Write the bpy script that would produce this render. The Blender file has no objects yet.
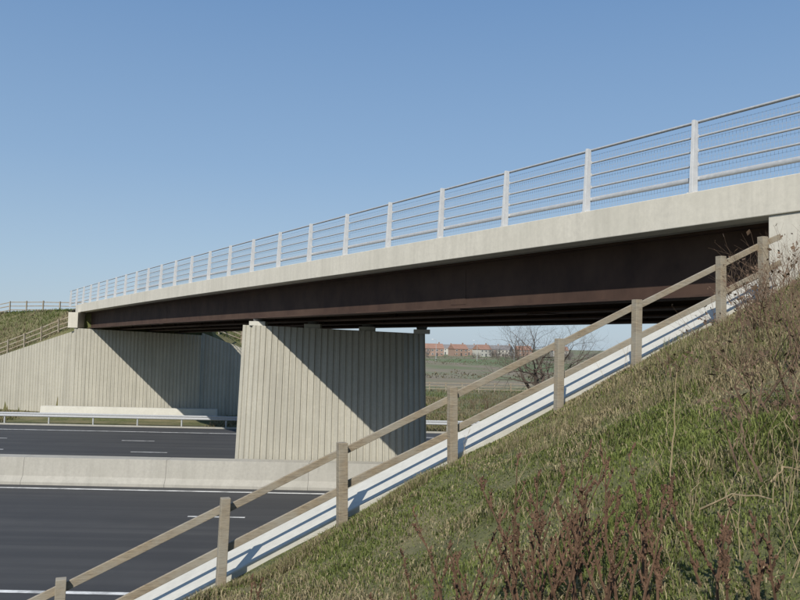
import bpy, math, random
import numpy as np
from mathutils import Vector, Matrix
random.seed(7); rng=np.random.default_rng(7)
sc=bpy.context.scene
COL=sc.collection
# ---------------------------------------------------------------- materials
def ramp(nt,fac,stops):
    r=nt.nodes.new('ShaderNodeValToRGB')
    els=r.color_ramp.elements
    while len(els)<len(stops): els.new(0.5)
    for e,(p,c) in zip(els,stops):
        e.position=p; e.color=(*c,1)
    nt.links.new(fac,r.inputs[0]); return r.outputs[0]
def noise(nt,co,scale,detail=6,rough=.6,mscale=None):
    if mscale is not None:
        m=nt.nodes.new('ShaderNodeMapping'); m.inputs['Scale'].default_value=mscale
        nt.links.new(co,m.inputs['Vector']); co=m.outputs[0]
    n=nt.nodes.new('ShaderNodeTexNoise'); n.inputs['Scale'].default_value=scale
    n.inputs['Detail'].default_value=detail; n.inputs['Roughness'].default_value=rough
    nt.links.new(co,n.inputs['Vector']); return n.outputs[0]
def mixc(nt,a,b,fac,mode='MIX'):
    m=nt.nodes.new('ShaderNodeMix'); m.data_type='RGBA'; m.blend_type=mode
    for s,v in ((m.inputs[6],a),(m.inputs[7],b)):
        if isinstance(v,tuple): s.default_value=(*v,1)
        else: nt.links.new(v,s)
    if isinstance(fac,(int,float)): m.inputs[0].default_value=fac
    else: nt.links.new(fac,m.inputs[0])
    return m.outputs[2]
def newmat(name,rough=.85,metal=0):
    m=bpy.data.materials.new(name); m.use_nodes=True; nt=m.node_tree
    b=nt.nodes['Principled BSDF']; b.inputs['Roughness'].default_value=rough; b.inputs['Metallic'].default_value=metal
    tc=nt.nodes.new('ShaderNodeTexCoord')
    return m,nt,b,tc.outputs['Object']
def bump(nt,b,h,strength,dist=.02):
    n=nt.nodes.new('ShaderNodeBump'); n.inputs['Strength'].default_value=strength; n.inputs['Distance'].default_value=dist
    nt.links.new(h,n.inputs['Height']); nt.links.new(n.outputs[0],b.inputs['Normal'])
def simple(name,c1,c2,scale=3,rough=.85,metal=0,mscale=None,bs=.3,bd=.01,c3=None,sc3=.4):
    m,nt,b,co=newmat(name,rough,metal)
    n=noise(nt,co,scale,4,.65,mscale)
    c=ramp(nt,n,[(.3,c1),(.7,c2)])
    if c3 is not None:
        n2=noise(nt,co,sc3,4,.6)
        f=ramp(nt,n2,[(.45,(0,0,0)),(.7,(1,1,1))])
        c=mixc(nt,c,c3,f)
    nt.links.new(c,b.inputs['Base Color'])
    if bs: bump(nt,b,n,bs,bd)
    return m
def concrete(name,light,dark,streak=.5):
    m,nt,b,co=newmat(name,.92)
    fine=noise(nt,co,9,6,.7)
    c=ramp(nt,fine,[(.3,tuple(x*.84 for x in light)),(.7,light)])
    big=noise(nt,co,.5,5,.65)
    c=mixc(nt,c,dark,ramp(nt,big,[(.42,(0,0,0)),(.75,(.85,.85,.85))]))
    st=noise(nt,co,1.0,5,.7,(3.2,3.2,.13))
    sf=ramp(nt,st,[(.44,(0,0,0)),(.72,(streak,streak,streak))])
    c=mixc(nt,c,tuple(x*.5 for x in light),sf)
    nt.links.new(c,b.inputs['Base Color']); bump(nt,b,fine,.25,.008)
    return m
M={}
M['fascia']=concrete('fascia_concrete',(.66,.62,.53),(.53,.50,.42),.3)
M['pier']=concrete('ribbed_concrete',(.48,.455,.38),(.37,.35,.29),.5)
M['barrier']=concrete('barrier_concrete',(.43,.41,.36),(.34,.325,.28),.3)
M['coping']=concrete('coping_concrete',(.62,.60,.53),(.50,.48,.42),.15)
M['steel']=simple('weathering_steel',(.042,.022,.015),(.070,.038,.026),2.0,.9,0,(1,1,.6),.2,.005,(.082,.048,.033),.6)
M['galv']=simple('galvanised_steel',(.40,.41,.42),(.50,.51,.52),12,.55,.2,None,0)
M['post']=simple('pale_aluminium',(.52,.52,.52),(.62,.62,.61),8,.55,.05,None,0)
M['paint']=simple('road_paint',(.60,.60,.58),(.80,.80,.78),6,.7,0,None,.1,.002,(.35,.35,.34),2.5)
M['rubber']=simple('bearing_steel',(.10,.10,.10),(.18,.17,.16),6)
M['twig']=simple('twig_bark',(.06,.045,.035),(.12,.09,.07),20,.9,0,None,0)
M['dock']=simple('dry_dock_stem',(.075,.040,.022),(.15,.085,.05),25,.9,0,None,0)
M['bramble']=simple('bramble_stem',(.08,.05,.032),(.19,.125,.08),25,.9,0,None,0)
M['straw']=simple('dry_straw',(.22,.165,.09),(.38,.30,.18),25,.9,0,None,0)
M['brick']=simple('brick_wall',(.27,.18,.14),(.34,.24,.19),1.5)  # house walls and roofs below too: paled, distance haze painted into the colour
M['render']=simple('rendered_wall',(.42,.40,.36),(.50,.48,.43),1.5)
M['rooft']=simple('clay_tiles',(.26,.15,.11),(.32,.19,.14),1)
M['roofg']=simple('grey_tiles',(.17,.16,.16),(.22,.21,.21),1)
M['glass']=simple('window_glass',(.06,.065,.07),(.08,.085,.09),1,.3,0,None,0)
M['white']=simple('white_paint',(.7,.7,.68),(.78,.78,.76),3,.6,0,None,0)
M['gravel']=simple('gravel',(.16,.14,.11),(.32,.29,.24),14,.95,0,None,.8,.02)
M['hedge']=simple('hedge_twigs',(.09,.075,.045),(.15,.13,.08),2,.9,0,None,0)
# wood
m,nt,b,co=newmat('weathered_wood',.9)
g=noise(nt,co,4,6,.75,(1.6,1.6,16)); g2=noise(nt,co,1.6,5,.7)
c=ramp(nt,g,[(.3,(.13,.10,.065)),(.5,(.27,.215,.145)),(.7,(.38,.31,.215))])
c=mixc(nt,c,(.33,.31,.26),ramp(nt,g2,[(.38,(0,0,0)),(.65,(.75,.75,.75))]))
nt.links.new(c,b.inputs['Base Color']); bump(nt,b,g,.6,.012); M['wood']=m
# asphalt
m,nt,b,co=newmat('asphalt',.85)
f=noise(nt,co,60,3,.8); s=noise(nt,co,1,6,.6,(.03,1.1,1)); pz=noise(nt,co,.35,5,.6)
c=ramp(nt,f,[(.3,(.031,.032,.033)),(.75,(.058,.058,.060))])
c=mixc(nt,c,(.074,.073,.072),ramp(nt,s,[(.42,(0,0,0)),(.7,(.8,.8,.8))]))
c=mixc(nt,c,(.035,.035,.037),ramp(nt,pz,[(.5,(0,0,0)),(.75,(.6,.6,.6))]))
nt.links.new(c,b.inputs['Base Color']); bump(nt,b,f,.4,.006); M['asphalt']=m
# ground
m,nt,b,co=newmat('grassland',1.0)
n1=noise(nt,co,3.5,7,.72); n2=noise(nt,co,.45,5,.6); n3=noise(nt,co,.012,4,.55,(1,.5,1)); n4=noise(nt,co,25,4,.8)
c=ramp(nt,n1,[(.28,(.055,.065,.02)),(.5,(.11,.12,.04)),(.66,(.18,.165,.075)),(.82,(.25,.21,.115))])
c=mixc(nt,c,(.22,.185,.10),ramp(nt,n2,[(.42,(0,0,0)),(.66,(.8,.8,.8))]))
sep=nt.nodes.new('ShaderNodeSeparateXYZ'); nt.links.new(co,sep.inputs[0])
mr=nt.nodes.new('ShaderNodeMapRange'); mr.inputs[1].default_value=85; mr.inputs[2].default_value=130
nt.links.new(sep.outputs[1],mr.inputs[0])
fld=ramp(nt,n3,[(.40,(.16,.155,.09)),(.46,(.12,.17,.065)),(.52,(.23,.19,.135)),(.6,(.15,.165,.08))])
c=mixc(nt,c,fld,mr.outputs[0])
nt.links.new(c,b.inputs['Base Color'])
mth=nt.nodes.new('ShaderNodeMath'); nt.links.new(n1,mth.inputs[0]); nt.links.new(n4,mth.inputs[1])
bump(nt,b,mth.outputs[0],.7,.06); M['ground']=m
# blades
m,nt,b,co=newmat('grass_blades',.7)
at=nt.nodes.new('ShaderNodeVertexColor'); at.layer_name='Col'
nt.links.new(at.outputs[0],b.inputs['Base Color'])
tr=nt.nodes.new('ShaderNodeBsdfTranslucent'); nt.links.new(at.outputs[0],tr.inputs[0])
mx=nt.nodes.new('ShaderNodeMixShader'); mx.inputs[0].default_value=.3
nt.links.new(b.outputs[0],mx.inputs[1]); nt.links.new(tr.outputs[0],mx.inputs[2])
nt.links.new(mx.outputs[0],nt.nodes['Material Output'].inputs[0]); M['blades']=m
# ---------------------------------------------------------------- mesh builder
class MB:
    def __init__(s): s.v=[]; s.f=[]
    def add(s,vs,fs):
        o=len(s.v); s.v.extend([tuple(v) for v in vs]); s.f.extend([tuple(i+o for i in f) for f in fs])
    def box(s,c,ax,ay,az,ts=1.0):
        c=Vector(c);ax=Vector(ax);ay=Vector(ay);az=Vector(az)
        vs=[c-ax-ay-az,c+ax-ay-az,c+ax+ay-az,c-ax+ay-az,c+(-ax-ay)*ts+az,c+(ax-ay)*ts+az,c+(ax+ay)*ts+az,c+(-ax+ay)*ts+az]
        s.add(vs,[(3,2,1,0),(4,5,6,7),(0,1,5,4),(1,2,6,5),(2,3,7,6),(3,0,4,7)])
    def abox(s,x0,x1,y0,y1,z0,z1):
        s.box(((x0+x1)/2,(y0+y1)/2,(z0+z1)/2),((x1-x0)/2,0,0),(0,(y1-y0)/2,0),(0,0,(z1-z0)/2))
    def beam(s,p0,p1,w,h,up=(0,0,1)):
        p0=Vector(p0);p1=Vector(p1);d=(p1-p0);L=d.length;d.normalize()
        side=d.cross(Vector(up)).normalized(); u=side.cross(d)
        s.box((p0+p1)/2,d*L/2,side*w/2,u*h/2)
    def tube(s,p0,p1,r0,r1,n=6,cap=True):
        p0=Vector(p0);p1=Vector(p1);d=(p1-p0)
        if d.length<1e-6:return
        d.normalize(); a=d.orthogonal().normalized(); bb=d.cross(a)
        vs=[]
        for p,r in((p0,r0),(p1,r1)):
            for i in range(n):
                t=2*math.pi*i/n; vs.append(p+a*math.cos(t)*r+bb*math.sin(t)*r)
        fs=[(i,(i+1)%n,n+(i+1)%n,n+i) for i in range(n)]
        if cap: fs+= [tuple(range(n-1,-1,-1)),tuple(range(n,2*n))]
        s.add(vs,fs)
    def rings(s,rings,close=True,capends=True):
        n=len(rings[0]); o=len(s.v)
        for r in rings: s.v.extend([tuple(p) for p in r])
        for k in range(len(rings)-1):
            for i in range(n if close else n-1):
                j=(i+1)%n
                s.f.append((o+k*n+i,o+k*n+j,o+(k+1)*n+j,o+(k+1)*n+i))
        if capends:
            s.f.append(tuple(o+i for i in range(n-1,-1,-1))); e=o+(len(rings)-1)*n
            s.f.append(tuple(e+i for i in range(n)))
    def build(s,name,mat,parent=None,bev=0,smooth=False,recalc=True):
        me=bpy.data.meshes.new(name); me.from_pydata(s.v,[],s.f); me.update()
        if recalc:
            import bmesh
            bm=bmesh.new(); bm.from_mesh(me); bmesh.ops.recalc_face_normals(bm,faces=bm.faces); bm.to_mesh(me); bm.free()
        if smooth: me.polygons.foreach_set('use_smooth',[True]*len(me.polygons))
        ob=bpy.data.objects.new(name,me); COL.objects.link(ob); me.materials.append(M[mat] if isinstance(mat,str) else mat)
        if parent: ob.parent=parent
        if bev:
            md=ob.modifiers.new('bevel','BEVEL'); md.width=bev; md.segments=2; md.limit_method='ANGLE'
        return ob
def empty(name):
    e=bpy.data.objects.new(name,None); COL.objects.link(e); return e
ROAD=-6.1
DC,DS=.8396,.5432
def zc(Y): return -.16*max(0,(Y-34)/32)**2
def xf(z,p): return z-.035*(p-12.7)
def BX(Y,p): return (p-DS*Y)/DC
DIR=Vector((-DS,DC,0)); NRM=Vector((DC,DS,0))
def bp(Y,p,z,cross=True): return Vector((BX(Y,p),Y,(xf(z,p) if cross else z)+zc(Y)))
def bsweep(mb,sec,Y0,Y1,n=24,cross=True):
    mb.rings([[bp(Y0+(Y1-Y0)*k/n,p,z,cross) for p,z in sec] for k in range(n+1)])
# ---------------------------------------------------------------- terrain
def wall_y(X): return 10.75+.42*X
def near_front(X):
    if X<6.6: return wall_y(X)
    if X<16.6: return 13.55
    return 13.55-.42*(X-16.6)
def near_plane(X,Y): return -1.65+.48*X-.022*Y
def lump(X,Y): return .06*math.sin(1.7*X+.8*Y)+.05*math.sin(.9*Y-2.3*X+1)+.03*math.sin(4.1*X+3.3*Y)+.025*math.sin(5.3*Y-3.1*X)
def far_front(X):
    if X<-26.6: return 64+(-26.6-X)*.38
    if X<-16.2: return 64.0
    return 64+(X+16.2)*.38
def wing_top(X):
    if X<-26.6: return .75+(X+26.6)*.335
    return .75-(X+16.2)*.40
def H(X,Y):
    base=ROAD-.05
    if Y<30:
        if Y<near_front(X):
            p=DC*X+DS*Y
            dw=min(1,max(0,(near_front(X)-Y-.2)/1.2))
            h=min(near_plane(X,Y)+lump(X,Y)*(1 if X<9 else .3)*(.15+.85*dw)-.07*(1-dw),2.85)
            if p>21.2: h=min(h,2.85-.55*(p-21.2))
            return max(h,base)
        return base
    if Y>60:
        yf=far_front(X)
        if Y>yf+.6:
            d=Y-yf
            p=DC*X+DS*Y
            if X<=-26.6: h=wing_top(X)-.1+(d-.6)*.62
            elif X<-16.2: h=2.7
            else: h=wing_top(X)-.1+(d-.6)*.35
            h=min(h,2.6)
            pr=21.5
            if p>pr+2: h=min(h,2.6-.5*(p-pr-2))
            l=p-( -14)
            if l<0: h=min(h,2.6+.5*l)
            h+=.5*lump(X*.5,Y*.5)
            return max(h,base+.12)
        return base+.1 if Y>58.5 else base
    return base
def lin(a,b,s): return list(np.arange(a,b,s))
xs=[-4000,-2000,-900,-400,-220,-140,-100,-80]+lin(-62,-12,.75)+lin(-12,20,.3)+lin(20,60,2.5)+[62,80,110,160,260,500,1000,2000,4000]
ys=[-600,-200,-80,-40,-20,-12,-8,-5]+lin(-3,16,.25)+lin(16,58,3)+lin(58.5,100,.5)+[101,104,108,115,125,140,160,200,260,350,500,800,1300,2200,4000,7000]
vs=[(x,y,H(x,y)) for y in ys for x in xs]; nx=len(xs)
fs=[(j*nx+i,j*nx+i+1,(j+1)*nx+i+1,(j+1)*nx+i) for j in range(len(ys)-1) for i in range(nx-1)]
g=MB(); g.v=vs; g.f=fs; g.build('ground','ground')
# ---------------------------------------------------------------- motorway
def sheet(name,x0,x1,y0,y1,z,mat,parent=None):
    mb=MB(); mb.add([(x0,y0,z),(x1,y0,z),(x1,y1,z),(x0,y1,z)],[(0,1,2,3)]); return mb.build(name,mat,parent)
mw=empty('motorway')
sheet('near_carriageway',-700,700,15.8,32.9,ROAD,'asphalt',mw)
sheet('far_carriageway',-700,700,36.6,55.4,ROAD,'asphalt',mw)
sheet('central_reserve',-700,700,33.3,36.6,ROAD+.004,'gravel',mw)
mb=MB()
z=ROAD+.006
def stripe(x0,x1,y,w=.2):
    mb.add([(x0,y-w/2,z),(x1,y-w/2,z),(x1,y+w/2,z),(x0,y+w/2,z)],[(0,1,2,3)])
for y in (19.15,32.2,37.6,52.6): stripe(-700,700,y,.2)
for y,x0 in ((27.6,-7.27),(23.4,-5.0),(43.1,-14.6),(47.9,-16.8)):
    for k in range(-35,36): stripe(x0+9*k,x0+9*k+2,y,.15)
mb.build('road_markings','paint',mw)
mb=MB(); mb.abox(-300,300,55.4,55.55,ROAD-.1,ROAD+.1); mb.abox(-300,300,15.65,15.8,ROAD-.1,ROAD+.08); mb.build('kerbs','barrier',mw,.015)
mb=MB()
for k in range(-40,40):
    x0=k*6+2.3; x1=x0+5.992
    sec=[(32.9,ROAD-.05),(32.9,ROAD+.12),(33.07,ROAD+.35),(33.16,ROAD+1.1),(33.95,ROAD+1.1),(34.05,ROAD-.05)]
    mb.rings([[(x,y,zz) for y,zz in sec] for x in (x0,x1)])
mb.build('concrete_barrier','barrier',None,.008)
def guardrail(name,y,x0,x1):
    mb=MB()
    prof=[(0,.46),(-.05,.50),(-.05,.56),(0,.60),(0,.64),(-.05,.68),(-.05,.74),(0,.78)]
    a=[[(x,y+q,ROAD+h) for q,h in prof]+[(x,y+q+.006,ROAD+h) for q,h in reversed(prof)] for x in (x0,x1)]
    mb.rings(a)
    x=x0
    while x<x1:
        mb.abox(x-.04,x+.04,y+.02,y+.12,ROAD-.1,ROAD+.72); x+=3.2
    return mb.build(name,'galv')
guardrail('steel_guardrail',56.6,-150,150)
# ---------------------------------------------------------------- bridge
br=empty('road_bridge')
Y0,Y1=13.3,64.8
W0,W1=12.7,20.9
mb=MB(); bsweep(mb,[(W0,2.41),(W0,3.06),(W0+.42,3.06),(W0+.42,2.41)],Y0-.45,Y1+1.0,30); mb.build('fascia_beam','fascia',br,.015)
mb=MB(); bsweep(mb,[(W1-.42,2.41),(W1-.42,3.06),(W1,3.06),(W1,2.41)],Y0-.45,Y1+1.0,30); mb.build('fascia_beam_rear','fascia',br,.015)
mb=MB(); bsweep(mb,[(W0+.423,2.44),(W0+.423,2.78),(W1-.423,2.78),(W1-.423,2.44)],Y0-.3,Y1+.6,30); mb.build('deck_slab','barrier',br)
mb=MB(); bsweep(mb,[(W0+.55,2.785),(W0+.55,2.83),(W1-.55,2.83),(W1-.55,2.785)],-60,140,60); mb.build('deck_surfacing','asphalt',br)
GP=[13.65,15.7,17.75,19.8]
mb=MB()
for p in GP:
    b0=1.12
    bsweep(mb,[(p-.27,b0),(p-.27,b0+.045),(p-.012,b0+.045),(p-.012,2.39),(p-.22,2.39),(p-.22,2.437),(p+.22,2.437),(p+.22,2.39),(p+.012,2.39),(p+.012,b0+.045),(p+.27,b0+.045),(p+.27,b0)],Y0+.35,Y1,30)
mb.build('steel_girders','steel',br)
mb=MB()
for p in GP:
    Y=15.2; k=0
    while Y<63.5:
        c=bp(Y,p,1.78)
        if k%4==0:
            if p>14: mb.box(c,DIR*.012,NRM*.13,Vector((0,0,.60)))
            else: mb.box(c+NRM*.08,DIR*.012,NRM*.06,Vector((0,0,.60)))
        Y+=1.15;k+=1
    for Y in (22.5,47.):
        c=bp(Y,p,1.76); mb.box(c,DIR*.35,NRM*.022,Vector((0,0,.5)))
        c=bp(Y,p,1.108); mb.box(c,DIR*.4,NRM*.25,Vector((0,0,.011)))
for k in range(10):
    Y=15.2+k*4.9
    for a,b2 in zip(GP[:-1],GP[1:]):
        mb.beam(bp(Y,a+.02,1.7),bp(Y,b2-.02,1.7),.12,.5)
mb.build('bracing_and_stiffeners','steel',br)
def dense(path,closed,period=.30):
    pts=[];n=len(path)
    segs=n if closed else n-1
    for i in range(segs):
        a=Vector(path[i][:2]); b2=Vector(path[(i+1)%n][:2]); za=path[i][2]; zb=path[(i+1)%n][2]
        L=(b2-a).length; d=(b2-a)/L; nrm=Vector((d.y,-d.x))
        m=max(1,round(L/period)); st=L/m
        for k in range(m):
            for f,o in ((0,0),(.58,0),(.66,-1),(.92,-1)):
                t=(k+f)*st; q=a+d*t; zz=za+(zb-za)*t/L
                pts.append((q,nrm,o,zz))
    if not closed:
        pts.append((Vector(path[-1][:2]),nrm,0,path[-1][2]))
    return pts
def ribwall(name,path,zb,thick,mat,parent,period=.30,dep=.04):
    mb=MB(); rings=[]
    for q,nr,o,zt in dense(path,False,period):
        f=q+nr*o*dep; b2=q-nr*thick
        rings.append([(f.x,f.y,zb),(f.x,f.y,zt),(b2.x,b2.y,zt),(b2.x,b2.y,zb)])
    mb.rings(rings); return mb.build(name,mat,parent)
px0,px1,py0,py1=-7.0,1.15,34.35,35.65
PT=.80
cx=(px0+px1)/2
path=[(px0,py0+.45,0),(px0+.95,py0,0),(px1-.95,py0,0),(px1,py0+.45,0),(px1,py1-.45,0),(px1-.95,py1,0),(px0+.95,py1,0),(px0,py1-.45,0)]
pts=dense(path,True,.27)
mb=MB(); rr=[]
for fz in (0,1):
    r=[]
    for q,nr,o,_ in pts:
        w=q+nr*o*.05
        X=cx+(w.x-cx)*(1.05 if fz==0 else 1.0)
        pz_=PT-.035*DC*(X-px0)
        r.append((X,w.y,ROAD-.2 if fz==0 else pz_))
    rr.append(r)
mb.rings(rr); mb.build('pier','pier',br)
mb=MB()
for p in GP:
    q=bp(34.9,p,1.12); zt=PT-.035*DC*(q.x-px0)
    mb.box((q.x,q.y,zt+.09),(.36,0,0),(0,.36,0),(0,0,.095))
mb.build('bearing_plinths','coping',br,.01)
mb=MB()
for p in GP:
    for Y in (34.9,64.35,14.15):
        q=bp(Y,p,1.118); mb.tube((q.x,q.y,q.z-.15),(q.x,q.y,q.z),.22,.25,16)
mb.build('bearings','rubber',br)
ribwall('far_abutment',[(-26.6,63.7,.93),(-16.2,63.7,.55)],ROAD-.2,1.5,'pier',br,.3)
mb=MB(); mb.abox(-26.3,-16.6,65.25,65.9,.2,2.35); mb.build('far_abutment_backwall','barrier',br)
mb=MB()
mb.rings([[ (x,63.6,.95),(x,63.6,2.22),(x,65.2,2.22),(x,65.2,.95)] for x in (-27.1,-26.3)]); mb.build('far_end_pilaster','fascia',br,.02)
ribwall('far_wing_wall',[(-50,72.9,-6.2),(-26.61,64.0,.75)],ROAD-.2,1.3,'pier',br,.3)
ribwall('far_wing_wall_rear',[(-16.19,64.0,.75),(2,70.9,-6.2)],ROAD-.2,1.3,'pier',br,.3)
mb=MB(); mb.rings([[(x,62.3,ROAD-.1),(x,62.45,ROAD+.75),(x,63.0,ROAD+.75),(x,63.2,ROAD-.1)] for x in (-28.5,-14.5)]); mb.build('abutment_plinth','coping',br,.02)
ribwall('near_abutment',[(16.8,13.75,.5),(6.9,13.75,.9)],ROAD-.2,1.4,'pier',br,.3)
mb=MB()
mb.rings([[bp(Y,p,zz,False) for p,zz in ((W0+.04,.3),(W0+.04,2.405),(W0+.7,2.405),(W0+.7,.3))] for Y in (12.86,13.52)]); mb.build('near_end_pilaster','fascia',br,.015)
mb=MB()
sec=[(W0-.02,0.0),(W0-.02,3.062),(W0+.5,3.062),(W0+.5,0.0)]
mb.rings([[bp(Y,p,zz) for p,zz in sec] for Y in (12.84,8,3,-4)]); mb.build('approach_wall','fascia',br,.02)
mb=MB(); mb.abox(7.4,16.6,13.0,13.4,.3,2.20); mb.build('near_backwall','barrier',br)
def nwing(X,off,dz):
    return Vector((X,wall_y(X)+off,near_plane(X,wall_y(X))+dz))
mb=MB(); rings=[]
for k in range(0,41):
    X=-9.0+k*(6.45+9.0)/40
    a=nwing(X,-.30,.035);b2=nwing(X,.52,.20)
    rings.append([(a.x,a.y,ROAD-.3),a[:],b2[:],(b2.x,b2.y,ROAD-.3)])
mb.rings(rings); mb.build('near_wing_wall','coping',br,.02)
# ---------------------------------------------------------------- parapet
def parapet(name,pc,out):
    e=empty(name)
    Ys=[14.9+2.33*k for k in range(-12,24)]
    mp=MB(); mr_=MB(); mw_=MB()
    for Y in Ys:
        b0=bp(Y,pc,3.06); up=Vector((0,0,1))
        c=b0+Vector((0,0,.72))-NRM*out*.04
        mp.box(c,DIR*.042,NRM*.085,up*.72+NRM*out*.03,.72)
        mp.box(b0+Vector((0,0,.012)),DIR*.11,NRM*.13,up*.012)
        for h in (.31,.58,.86,1.14):
            mp.box(b0+Vector((0,0,h))+NRM*out*.03,DIR*.03,NRM*.05,up*.035)
    Ya,Yb=Ys[0]-1,Ys[-1]+1; n=34
    for h,w,t in ((1.43,.04,.028),(1.14,.022,.022),(.86,.022,.022),(.58,.022,.022),(.31,.03,.055)):
        q=pc+.10*out
        rings=[]
        for k in range(n+1):
            Y=Ya+(Yb-Ya)*k/n; c=bp(Y,q,3.06)+Vector((0,0,h))
            rings.append([c+NRM*w*math.cos(a)+Vector((0,0,t*math.sin(a))) for a in [math.pi/8+math.pi/4*i for i in range(8)]])
        mr_.rings(rings)
    q=pc+.16*out
    Y=Ya
    while Y<50:
        a=bp(Y,q,3.10); mw_.beam(a,a+Vector((0,0,1.3)),.003,.003,up=DIR); Y+=.075*DC
    for k in range(18):
        z0=.05+k*.075
        for ya,yb in ((Ya,34),(34,50)):
            mw_.beam(bp(ya,q,3.06)+Vector((0,0,z0)),bp(yb,q,3.06)+Vector((0,0,z0)),.003,.003)
    mp.build('posts','post',e,.006); mr_.build('rails','galv',e,0,True); mw_.build('wire_mesh','galv',e)
parapet('bridge_parapet',12.86,1); parapet('bridge_parapet',20.74,-1)
# ---------------------------------------------------------------- fences
def fence(name,pts,rails,posth,pw=.055,rw=.035,rh=.09,side=1,jit=.012,last=True):
    mb=MB(); P=[Vector(p) for p in pts]
    for i,p in enumerate(P):
        if i==len(P)-1 and not last: continue
        d=(P[min(i+1,len(P)-1)]-P[max(i-1,0)]); d.z=0; d.normalize(); s=Vector((-d.y,d.x,0))
        lean=Vector((random.uniform(-.025,.025),random.uniform(-.02,.02),0))
        t=p+Vector((0,0,posth[0]+random.uniform(-.03,.04))); bt=p-Vector((0,0,posth[1]))
        w=pw*random.uniform(.92,1.1)
        mb.box((t+bt)/2,d*w,s*w,(t-bt)/2+lean)
    for i in range(len(P)-1):
        d=(P[i+1]-P[i]).normalized(); s=Vector((-d.y,d.x,0)).normalized()*side
        for r in rails:
            j0=Vector((0,0,-r+random.uniform(-jit,jit))); j1=Vector((0,0,-r+random.uniform(-jit,jit)))
            o=s*(pw+rw/2+.004)
            mb.beam(P[i]+o+j0,P[i+1]+o+j1-d*.006,rw,rh*random.uniform(.93,1.05))
    return mb.build(name,'wood',None,.006)
def fz_(X): return -2.83+.4714*(X+3.84)
def fy(X): return 10.05+.42*X
FX=[-9.4,-8,-6.55,-5.1,-3.60,-2.01,-.666,.732,2.26,3.51,5.03,5.87,6.3]
fence('post_and_rail_fence',[(x,fy(x),fz_(x)) for x in FX],[0,.46],(.13,1.5),side=1,last=False,jit=.018)
pp=[]
for k in range(14):
    X=-27.4-k*1.75; Y=far_front(X)+1.6; pp.append((X,Y,H(X,Y)+1.15))
fence('post_and_rail_fence',pp,[0,.4,.8],(.12,1.5),side=-1)
pp=[]
for k in range(16):
    X=-31.5-k*1.9; Y=80+k*.35; pp.append((X,Y,H(X,Y)+1.2))
fence('post_and_rail_fence',pp,[0,.4,.8],(.12,1.5),side=-1)
pp=[(-20+k*2.2,104+.1*k,ROAD+1.25) for k in range(40)]
fence('post_and_rail_fence',pp,[0,.4,.8],(.1,1.5),pw=.07,side=-1)
pp=[(-15.3+k*1.8,far_front(-15.3+k*1.8)+1.7) for k in range(8)]
pp=[(x,y,H(x,y)+1.1) for x,y in pp]
fence('post_and_rail_fence',pp,[0,.4,.8],(.12,1.4),side=-1)
# ---------------------------------------------------------------- grass
def blades(name,X,Y,Z,L,Wd,cols,lean=.7):
    n=len(X); az=rng.uniform(0,2*np.pi,n); la=rng.uniform(0,2*np.pi,n)
    ln=rng.uniform(.15,lean,n)
    wx=np.cos(az)*Wd/2; wy=np.sin(az)*Wd/2
    dx=np.cos(la)*ln; dy=np.sin(la)*ln
    v=np.zeros((n,5,3))
    v[:,0]=np.stack([X-wx,Y-wy,Z-.02],1); v[:,1]=np.stack([X+wx,Y+wy,Z-.02],1)
    mx_=X+dx*L*.35; my=Y+dy*L*.35; mz=Z+L*.6
    v[:,2]=np.stack([mx_+wx*.8,my+wy*.8,mz],1); v[:,3]=np.stack([mx_-wx*.8,my-wy*.8,mz],1)
    v[:,4]=np.stack([X+dx*L,Y+dy*L,Z+L*(1-.42*ln)],1)
    me=bpy.data.meshes.new(name); me.vertices.add(n*5); me.vertices.foreach_set('co',v.reshape(-1))
    base=(np.arange(n)*5)[:,None]
    li=np.concatenate([base+np.array([0,1,2,3]),base+np.array([3,2,4])],1).reshape(-1)
    me.loops.add(n*7); me.loops.foreach_set('vertex_index',li.astype(np.int32))
    me.polygons.add(n*2)
    ls=np.stack([np.arange(n)*7,np.arange(n)*7+4],1).reshape(-1)
    me.polygons.foreach_set('loop_start',ls.astype(np.int32))
    me.update(calc_edges=True)
    ca=me.color_attributes.new('Col','FLOAT_COLOR','POINT')
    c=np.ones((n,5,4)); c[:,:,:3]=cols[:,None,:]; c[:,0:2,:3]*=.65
    ca.data.foreach_set('color',c.reshape(-1))
    me.materials.append(M['blades'])
    ob=bpy.data.objects.new(name,me); COL.objects.link(ob); return ob
def nz(X,Y,f,seed):
    r=np.random.default_rng(seed); s=0
    for k in range(6):
        a=r.uniform(0,6.28); ff=f*r.uniform(.6,1.9); s=s+np.sin(ff*(X*np.cos(a)+Y*np.sin(a))+r.uniform(0,6.28))
    return s/3.2
n=350000
Yr=rng.uniform(1.2,14,n); ur=rng.uniform(-.62,.95,n); Xr=ur*Yr
k=(Yr<10.40+.42*Xr)&(Xr<9.5)
X,Y=Xr[k],Yr[k]
Hv=np.array([H(a,b_) for a,b_ in zip(X,Y)])
c1=nz(X,Y,2.2,1); c2=nz(X,Y,7,2); c3=nz(X,Y,1.3,3); c4=nz(X,Y,3.4,4); c5=nz(X,Y,1.8,5)
L=(.030+.034*rng.random(len(X)))*(1+.9*np.clip(c1+.7*c2,-.65,1.8))
L*=np.clip((10.75+.42*X-Y)/1.3,.45,1)
Wd=.0038+.0008*Y
t=rng.random(len(X)); straw=t<np.clip(.33+.36*c3+.36*c4+.2*c2+.018*(Y-5)+.03*(X-1),.08,.93)
G=np.array([.115,.148,.030]); G2=np.array([.215,.245,.062]); S=np.array([.46,.39,.225]); S2=np.array([.26,.205,.11])
r1=rng.random((len(X),1))
tint=(1+.16*np.clip(c5,-1,1))[:,None]
cols=np.where(straw[:,None],S*r1+S2*(1-r1),(G*r1+G2*(1-r1))*tint)*rng.uniform(.8,1.15,(len(X),1))
L=np.where(straw,L*1.2,L)
blades('grass',X,Y,Hv,L,Wd,cols,1.4)
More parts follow.
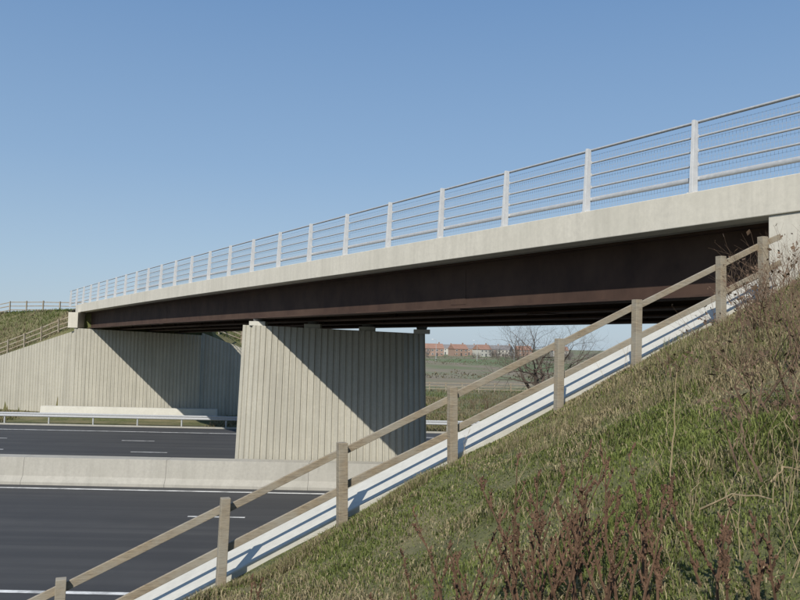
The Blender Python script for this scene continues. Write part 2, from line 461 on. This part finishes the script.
n=50000
X=rng.uniform(-4.5,8.2,n); Y=rng.uniform(0,1,n)**.7; Y=fy(X)-.05-Y*(.7+np.clip(X,0,8)*.95)
den=nz(X,Y,3,9)+rng.uniform(-.4,.4,n)+.1*(X-3); k=(den>.1)&(Y>2.2); X,Y=X[k],Y[k]
Hv=np.array([H(a,b_) for a,b_ in zip(X,Y)])
L=rng.uniform(.07,.15,len(X))*(1+np.clip(X,0,8)*.16); r1=rng.random((len(X),1))
L*=np.clip((fy(X)+.5-Y)/1.2,.5,1)
cols=(S*r1+S2*(1-r1))*rng.uniform(.7,1.0,(len(X),1))
gr=rng.random(len(X))<.25; cols[gr]=G2*.85
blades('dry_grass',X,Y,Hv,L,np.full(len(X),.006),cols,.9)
n=75000
X=rng.uniform(-58,6,n); Y=rng.uniform(56.9,92,n)
Hv=np.array([H(a,b_) for a,b_ in zip(X,Y)])
ff=np.array([far_front(a) for a in X])
k=((Y>ff+1.5)|(Y<ff-1.5))&~((X>-29)&(X<-14)&(Y<66)); X,Y,Hv=X[k],Y[k],Hv[k]
r1=rng.random((len(X),1)); cc=nz(X,Y,.5,12)[:,None]+rng.uniform(-.5,.5,(len(X),1))
cols=np.where(cc>-.45,(S*.6)*r1+S2*.85*(1-r1),G*r1+G2*.7*(1-r1))
blades('bank_grass',X,Y,Hv,rng.uniform(.12,.4,len(X)),np.full(len(X),.06),cols,.9)
n=22000
X=rng.uniform(-4,60,n); Y=rng.uniform(57,112,n)
r1=rng.random((len(X),1)); cc=nz(X,Y,.4,22)[:,None]+rng.uniform(-.5,.5,(len(X),1))
cols=np.where(cc>-.4,(S*.55)*r1+S2*.8*(1-r1),G*r1+G2*.7*(1-r1))
Hv=np.array([H(a,b_) for a,b_ in zip(X,Y)])
blades('verge_grass',X,Y,Hv,rng.uniform(.15,.55,n),np.full(n,.06),cols,.9)
# ---------------------------------------------------------------- weeds
def gpt(x,y):
    u=(x-400)/778; v=(346+.02*(x-400)-y)/778
    Yy=1.65/(.48*u-.022-v); Xx=u*Yy
    return Xx,Yy,H(Xx,Yy)
def dockplant(mb,base,h,stems=3):
    for s_ in range(stems):
        d=Vector((random.uniform(-.45,.45),random.uniform(-.3,.4),1)).normalized()
        p=Vector(base)+Vector((random.uniform(-.10,.10),random.uniform(-.08,.08),-.03)); hh=h*random.uniform(.6,1.15); seg=9; r=.0095
        for i in range(seg):
            q=p+d*hh/seg; mb.tube(p,q,r,r*.86,5,False); r*=.86
            d=(d+Vector((random.uniform(-.13,.13),random.uniform(-.13,.13),.04))).normalized()
            if i>=2 and random.random()<.8:
                bd=(d*.8+Vector((random.uniform(-.7,.7),random.uniform(-.7,.7),.15))).normalized(); bl=hh*random.uniform(.1,.30)*(1.1-.08*i)
                e=q; nd=3
                for j in range(nd):
                    e2=e+bd*bl/nd; mb.tube(e,e2,.0055-.001*j,.0045-.001*j,4,False)
                    bd=(bd+Vector((random.uniform(-.12,.12),random.uniform(-.12,.12),.2))).normalized()
                    for c_ in range(random.choice((1,2,3,4))):
                        cc_=e.lerp(e2,random.random())
                        mb.tube(cc_,cc_+Vector([random.uniform(-.015,.015) for _ in range(3)])+Vector((0,0,.008)),.008,.003,4,False)
                    e=e2
            p=q
for (x,y,h,s_) in ((462,615,.75,4),(480,604,.5,3),(498,600,.55,3),(520,612,.98,5),(535,616,.75,4),(548,606,.82,4),(575,618,.98,5),(600,604,.65,3),(622,612,.6,3),(640,612,.70,4),(660,600,.45,3),(720,606,.5,3),(440,618,.55,3),(265,592,.36,3),(765,600,.42,3),(395,612,.3,2),(705,575,.38,3),(600,560,.35,2),(680,530,.3,2)):
    mb=MB(); X,Y,Z=gpt(x,y); dockplant(mb,(X,Y,Z),h,s_); mb.build('dock_plant','dock',recalc=False)
mb=MB()
for i in range(80):
    x=random.uniform(450,800); y=random.uniform(330,570)
    X,Y,Z=gpt(x,y)
    if Y>wall_y(X)-.5 or Y<3.2: continue
    p=Vector((X,Y,Z)); h=random.uniform(.2,.5); d=Vector((random.uniform(-.4,.4),random.uniform(-.4,.4),1)).normalized(); r=.003
    for k_ in range(6):
        q=p+d*h/6; mb.tube(p,q,r,r*.85,4,False); r*=.85; p=q; d=(d+Vector((random.uniform(-.2,.2),random.uniform(-.2,.2),-.04))).normalized()
        if k_>2: mb.tube(q,q+Vector((random.uniform(-.06,.06),random.uniform(-.06,.06),.05)),.002,.001,4,False)
X,Y,Z=gpt(672,512); p=Vector((X,Y,Z))
for k_ in range(9):
    q=p+Vector((random.uniform(-.014,.02),0,.085)); mb.tube(p,q,.0055-.0003*k_,.0052-.0003*k_,5,False); p=q
for (a,b_,c_,d_) in ((770,492,800,480),(700,524,772,520)):
    A=Vector(gpt(a,b_)); B=Vector(gpt(c_,d_)); prev=A+Vector((0,0,.05)); nn=6
    for i in range(1,nn+1):
        t_=i/nn; q=A.lerp(B,t_)+Vector((random.uniform(-.01,.01),random.uniform(-.02,.02),.05+.05*math.sin(3.1*t_)+random.uniform(-.008,.008)))
        mb.tube(prev,q,.0075-.0006*i,.007-.0006*i,5); prev=q
mb.build('dry_stalks','straw',recalc=False)
# ---------------------------------------------------------------- branching shrubs / trees
def branch(mb,p,d,L,r,depth,spread,up=.1,nch=(2,3),tips=None):
    seg=3 if depth>0 else 2
    for i in range(seg):
        q=p+d*L/seg; mb.tube(p,q,r,r*.87,5 if depth>2 else 3,False); r*=.87; p=q
        d=(d+Vector([random.uniform(-.16,.16) for _ in range(3)])+Vector((0,0,up*.3))).normalized()
        if depth>0 and i<seg-1 and random.random()<.5:
            sd=(d*.6+Vector([random.uniform(-1,1)*spread for _ in range(3)])+Vector((0,0,up))).normalized()
            branch(mb,p,sd,L*random.uniform(.55,.8),r*.6,depth-1,spread,up,nch,tips)
    if tips is not None: tips.append(p)
    if depth<=0: return
    for c_ in range(random.randint(*nch)):
        sd=(d*.8+Vector([random.uniform(-1,1)*spread for _ in range(3)])+Vector((0,0,up))).normalized()
        branch(mb,p,sd,L*random.uniform(.68,.9),r*.72,depth-1,spread,up,nch,tips)
def gx(x,Y): return (x-400)/778*Y
mb=MB(); Yt=76; X=gx(541,Yt)
for d,L in (((-.85,.1,1),2.75),((.7,-.1,1),2.75),((0,.2,1),2.8),((-.35,-.3,1),2.7),((.3,.3,1),2.6)):
    branch(mb,Vector((X,Yt,ROAD+1.1)),Vector(d).normalized(),L,.20,6,.72,.05,(2,2))
mb.tube((X,Yt,ROAD-.1),(X,Yt,ROAD+1.3),.38,.26,8)
mb.build('bare_tree','twig',recalc=False)
def shrub(name,X,Y,h,n,depth=4,spread=.7,mat='twig'):
    mb=MB(); z=H(X,Y)
    for i in range(n):
        d=Vector((random.uniform(-.8,.8),random.uniform(-.8,.8),1)).normalized()
        branch(mb,Vector((X+random.uniform(-.15,.15)*h,Y+random.uniform(-.15,.15)*h,z)),d,h*.32,h*.011,depth,spread,.1,(2,2))
    return mb.build(name,mat,recalc=False)
for x,Y,h in ((474,77,1.5),(490,73,2.3),(512,72,2.2),(575,73,2.7),(600,74,2.6),(535,72,2.1),(555,73,2.5),(625,76,2.6)):
    shrub('bare_shrub',gx(x,Y),Y,h,7,4,.7,'bramble')
for x,y,h,nn in ((765,345,1.1,10),(790,330,1.3,14),(742,335,.7,8),(798,400,1.3,14),(780,300,.9,10),(757,300,.6,8),(803,360,1.4,14),(720,345,.5,6),(778,425,.9,10),(795,285,.9,9),(735,370,.5,6),(690,375,.4,5),(785,470,.6,7),(750,420,.5,6)):
    X,Y,Z=gpt(x,y); mb=MB(); tips=[]
    for i in range(nn):
        d=Vector((random.uniform(-.6,.6),random.uniform(-.6,.6),1)).normalized()
        branch(mb,Vector((X+random.uniform(-.3,.3),Y+random.uniform(-.3,.3),Z-.02)),d,h*.32,.0085,3,.5,.08,(1,2),tips)
    for c in random.sample(tips,int(len(tips)*.2)):
        a=Vector([random.uniform(-.03,.03) for _ in range(3)]); b_=Vector([random.uniform(-.03,.03) for _ in range(3)])
        mb.add([c,c+a,c+a+b_,c+b_],[(0,1,2,3)])
    mb.build('bramble_shrub','bramble',recalc=False)
base=MB()
for i in range(7):
    d=Vector((random.uniform(-.7,.7),random.uniform(-.7,.7),1)).normalized()
    branch(base,Vector((random.uniform(-1,1),random.uniform(-1,1),0)),d,2.3,.16,3,.75,.1,(2,2))
v0=np.array(base.v); f0=base.f
big=MB()
for i in range(80):
    Yd=random.choice((440,470,560,640)); X=random.uniform(-.1,.42)*Yd; s=random.uniform(.6,1.2)
    a=random.uniform(0,6.28); R=np.array([[math.cos(a),-math.sin(a),0],[math.sin(a),math.cos(a),0],[0,0,1]])
    vv=(v0@R.T)*s+np.array([X,Yd,ROAD]); big.add([tuple(q) for q in vv],f0)
M['haze_twig']=simple('distant_twigs',(.13,.12,.11),(.18,.165,.15),1,.9,0,None,0)  # lighter than the near twigs, with haze painted into the colour
big.build('distant_trees','haze_twig',recalc=False)
def hedge(name,x0,x1,Y,h,seed,col='hedge'):
    r=random.Random(seed); mb=MB(); n=int((x1-x0)*26)
    for i in range(n):
        X=r.uniform(x0,x1); hh=h*(.8+.2*math.sin(X*.7)+.15*math.sin(X*1.9))
        c=Vector((X,Y+r.gauss(0,.5),ROAD+r.random()**.7*hh)); s=r.uniform(.12,.3)
        a=Vector([r.uniform(-1,1) for _ in range(3)])*s; b_=Vector([r.uniform(-1,1) for _ in range(3)])*s
        mb.add([c,c+a,c+a+b_,c+b_],[(0,1,2,3)])
    mb.build(name,col,recalc=False)
hedge('hedge',-10,80,150,1.6,1); hedge('hedge',-30,170,270,2.2,2); hedge('hedge',-30,200,385,2.6,3)
# ---------------------------------------------------------------- street lamps near the houses
for x,Y in ((437,330),(478,350),(515,340)):
    mb=MB(); X=gx(x,Y)
    mb.tube((X,Y,ROAD),(X,Y,ROAD+9),.11,.07,8); mb.tube((X,Y,ROAD+9),(X-1.2,Y,ROAD+9.25),.06,.05,6); mb.box((X-1.6,Y,ROAD+9.25),(.45,0,0),(0,.16,0),(0,0,.08),.7)
    mb.build('street_lamp','galv')
# ---------------------------------------------------------------- houses
def house(X,Y,w,d,h,roof,wall,ang=0):
    e=empty('brick_house' if wall=='brick' else 'rendered_house')
    mb=MB(); mb.abox(-w/2,w/2,-d/2,d/2,0,h); mb.build('walls',wall,e)
    mb=MB(); rh=d*.40; o=.35
    mb.add([(-w/2-o,-d/2-o,h-.1),(w/2+o,-d/2-o,h-.1),(w/2+o,0,h+rh),(-w/2-o,0,h+rh),(-w/2-o,d/2+o,h-.1),(w/2+o,d/2+o,h-.1)],[(0,1,2,3),(3,2,5,4),(0,3,4),(1,5,2),(0,4,5,1)])
    mb.build('roof',roof,e)
    mb=MB(); mb.abox(w*.3,w*.3+.8,-.3,.5,h+rh*.4,h+rh+1.0); mb.build('chimney','brick',e)
    mg=MB(); mf=MB(); k=max(2,int(w//3))
    for fl in (0,1):
        for i in range(k):
            cx_=-w/2+(i+.5)*w/k
            if fl==0 and i==k//2: mg.abox(cx_-.5,cx_+.5,-d/2-.06,-d/2+.02,0,2.1); continue
            mf.abox(cx_-.65,cx_+.65,-d/2-.05,-d/2+.02,.9+fl*2.4,2.0+fl*2.4)
            mg.abox(cx_-.55,cx_+.55,-d/2-.09,-d/2-.03,1.0+fl*2.4,1.9+fl*2.4)
    mf.build('window_frames','white',e); mg.build('windows','glass',e)
    e.location=(X,Y,ROAD); e.rotation_euler=(0,0,ang)
for x,Y,w,d,rf,wl,a in ((434,500,12,8,'rooft','brick',.25),(448,620,9,8,'roofg','render',-.4),(459,530,11,8,'rooft','brick',.5),(471,610,9,8,'roofg','brick',-.3),(483,520,10,8,'rooft','render',.6),(494,600,12,8,'roofg','brick',.2),(506,560,9,8,'roofg','render',-.5),(524,620,12,8,'rooft','brick',.3),(560,600,12,8,'rooft','render',.1)):
    house(gx(x,Y),Y,w,d,4.9,rf,wl,a)
# ---------------------------------------------------------------- light
E=math.radians(39); th=math.radians(14)
Ls=Vector((-math.sin(th)*math.cos(E),-math.cos(th)*math.cos(E),math.sin(E)))
sd=bpy.data.lights.new('sun','SUN'); sd.energy=4.5; sd.angle=math.radians(.53); sd.color=(1,.95,.86)
so=bpy.data.objects.new('sun',sd); COL.objects.link(so); so.rotation_euler=Ls.to_track_quat('Z','Y').to_euler(); so.location=(0,-30,40)
w=bpy.data.worlds.new('World'); sc.world=w; w.use_nodes=True; nt=w.node_tree
bg=nt.nodes['Background']; sk=nt.nodes.new('ShaderNodeTexSky'); sk.sky_type='NISHITA'; sk.sun_disc=False
sk.sun_elevation=E; sk.sun_rotation=math.atan2(Ls.x,Ls.y); sk.air_density=1.0; sk.dust_density=.8; sk.ozone_density=1.6; sk.altitude=0
STR=.13
tc=nt.nodes.new('ShaderNodeTexCoord'); sp=nt.nodes.new('ShaderNodeSeparateXYZ'); nt.links.new(tc.outputs['Generated'],sp.inputs[0])
gr=ramp(nt,sp.outputs[2],[(0,(.44,.55,.655)),(.10,(.36,.50,.655)),(.22,(.26,.41,.62)),(.41,(.165,.305,.545)),(1,(.07,.16,.36))])
vm=nt.nodes.new('ShaderNodeVectorMath'); vm.operation='SCALE'; vm.inputs['Scale'].default_value=1/STR; nt.links.new(gr,vm.inputs[0])
fin=mixc(nt,sk.outputs[0],vm.outputs[0],.85)
nt.links.new(fin,bg.inputs[0]); bg.inputs[1].default_value=STR
# ---------------------------------------------------------------- camera
cd=bpy.data.cameras.new('camera'); cd.lens=35; cd.sensor_width=36; cd.clip_end=12000; cd.clip_start=.1
cam=bpy.data.objects.new('camera',cd); COL.objects.link(cam)
cam.matrix_world=Matrix.Rotation(math.radians(90+3.38),4,'X')@Matrix.Rotation(math.radians(1.15),4,'Z')
sc.camera=cam
sc.view_settings.view_transform='Standard'; sc.view_settings.look='None'; sc.view_settings.exposure=0
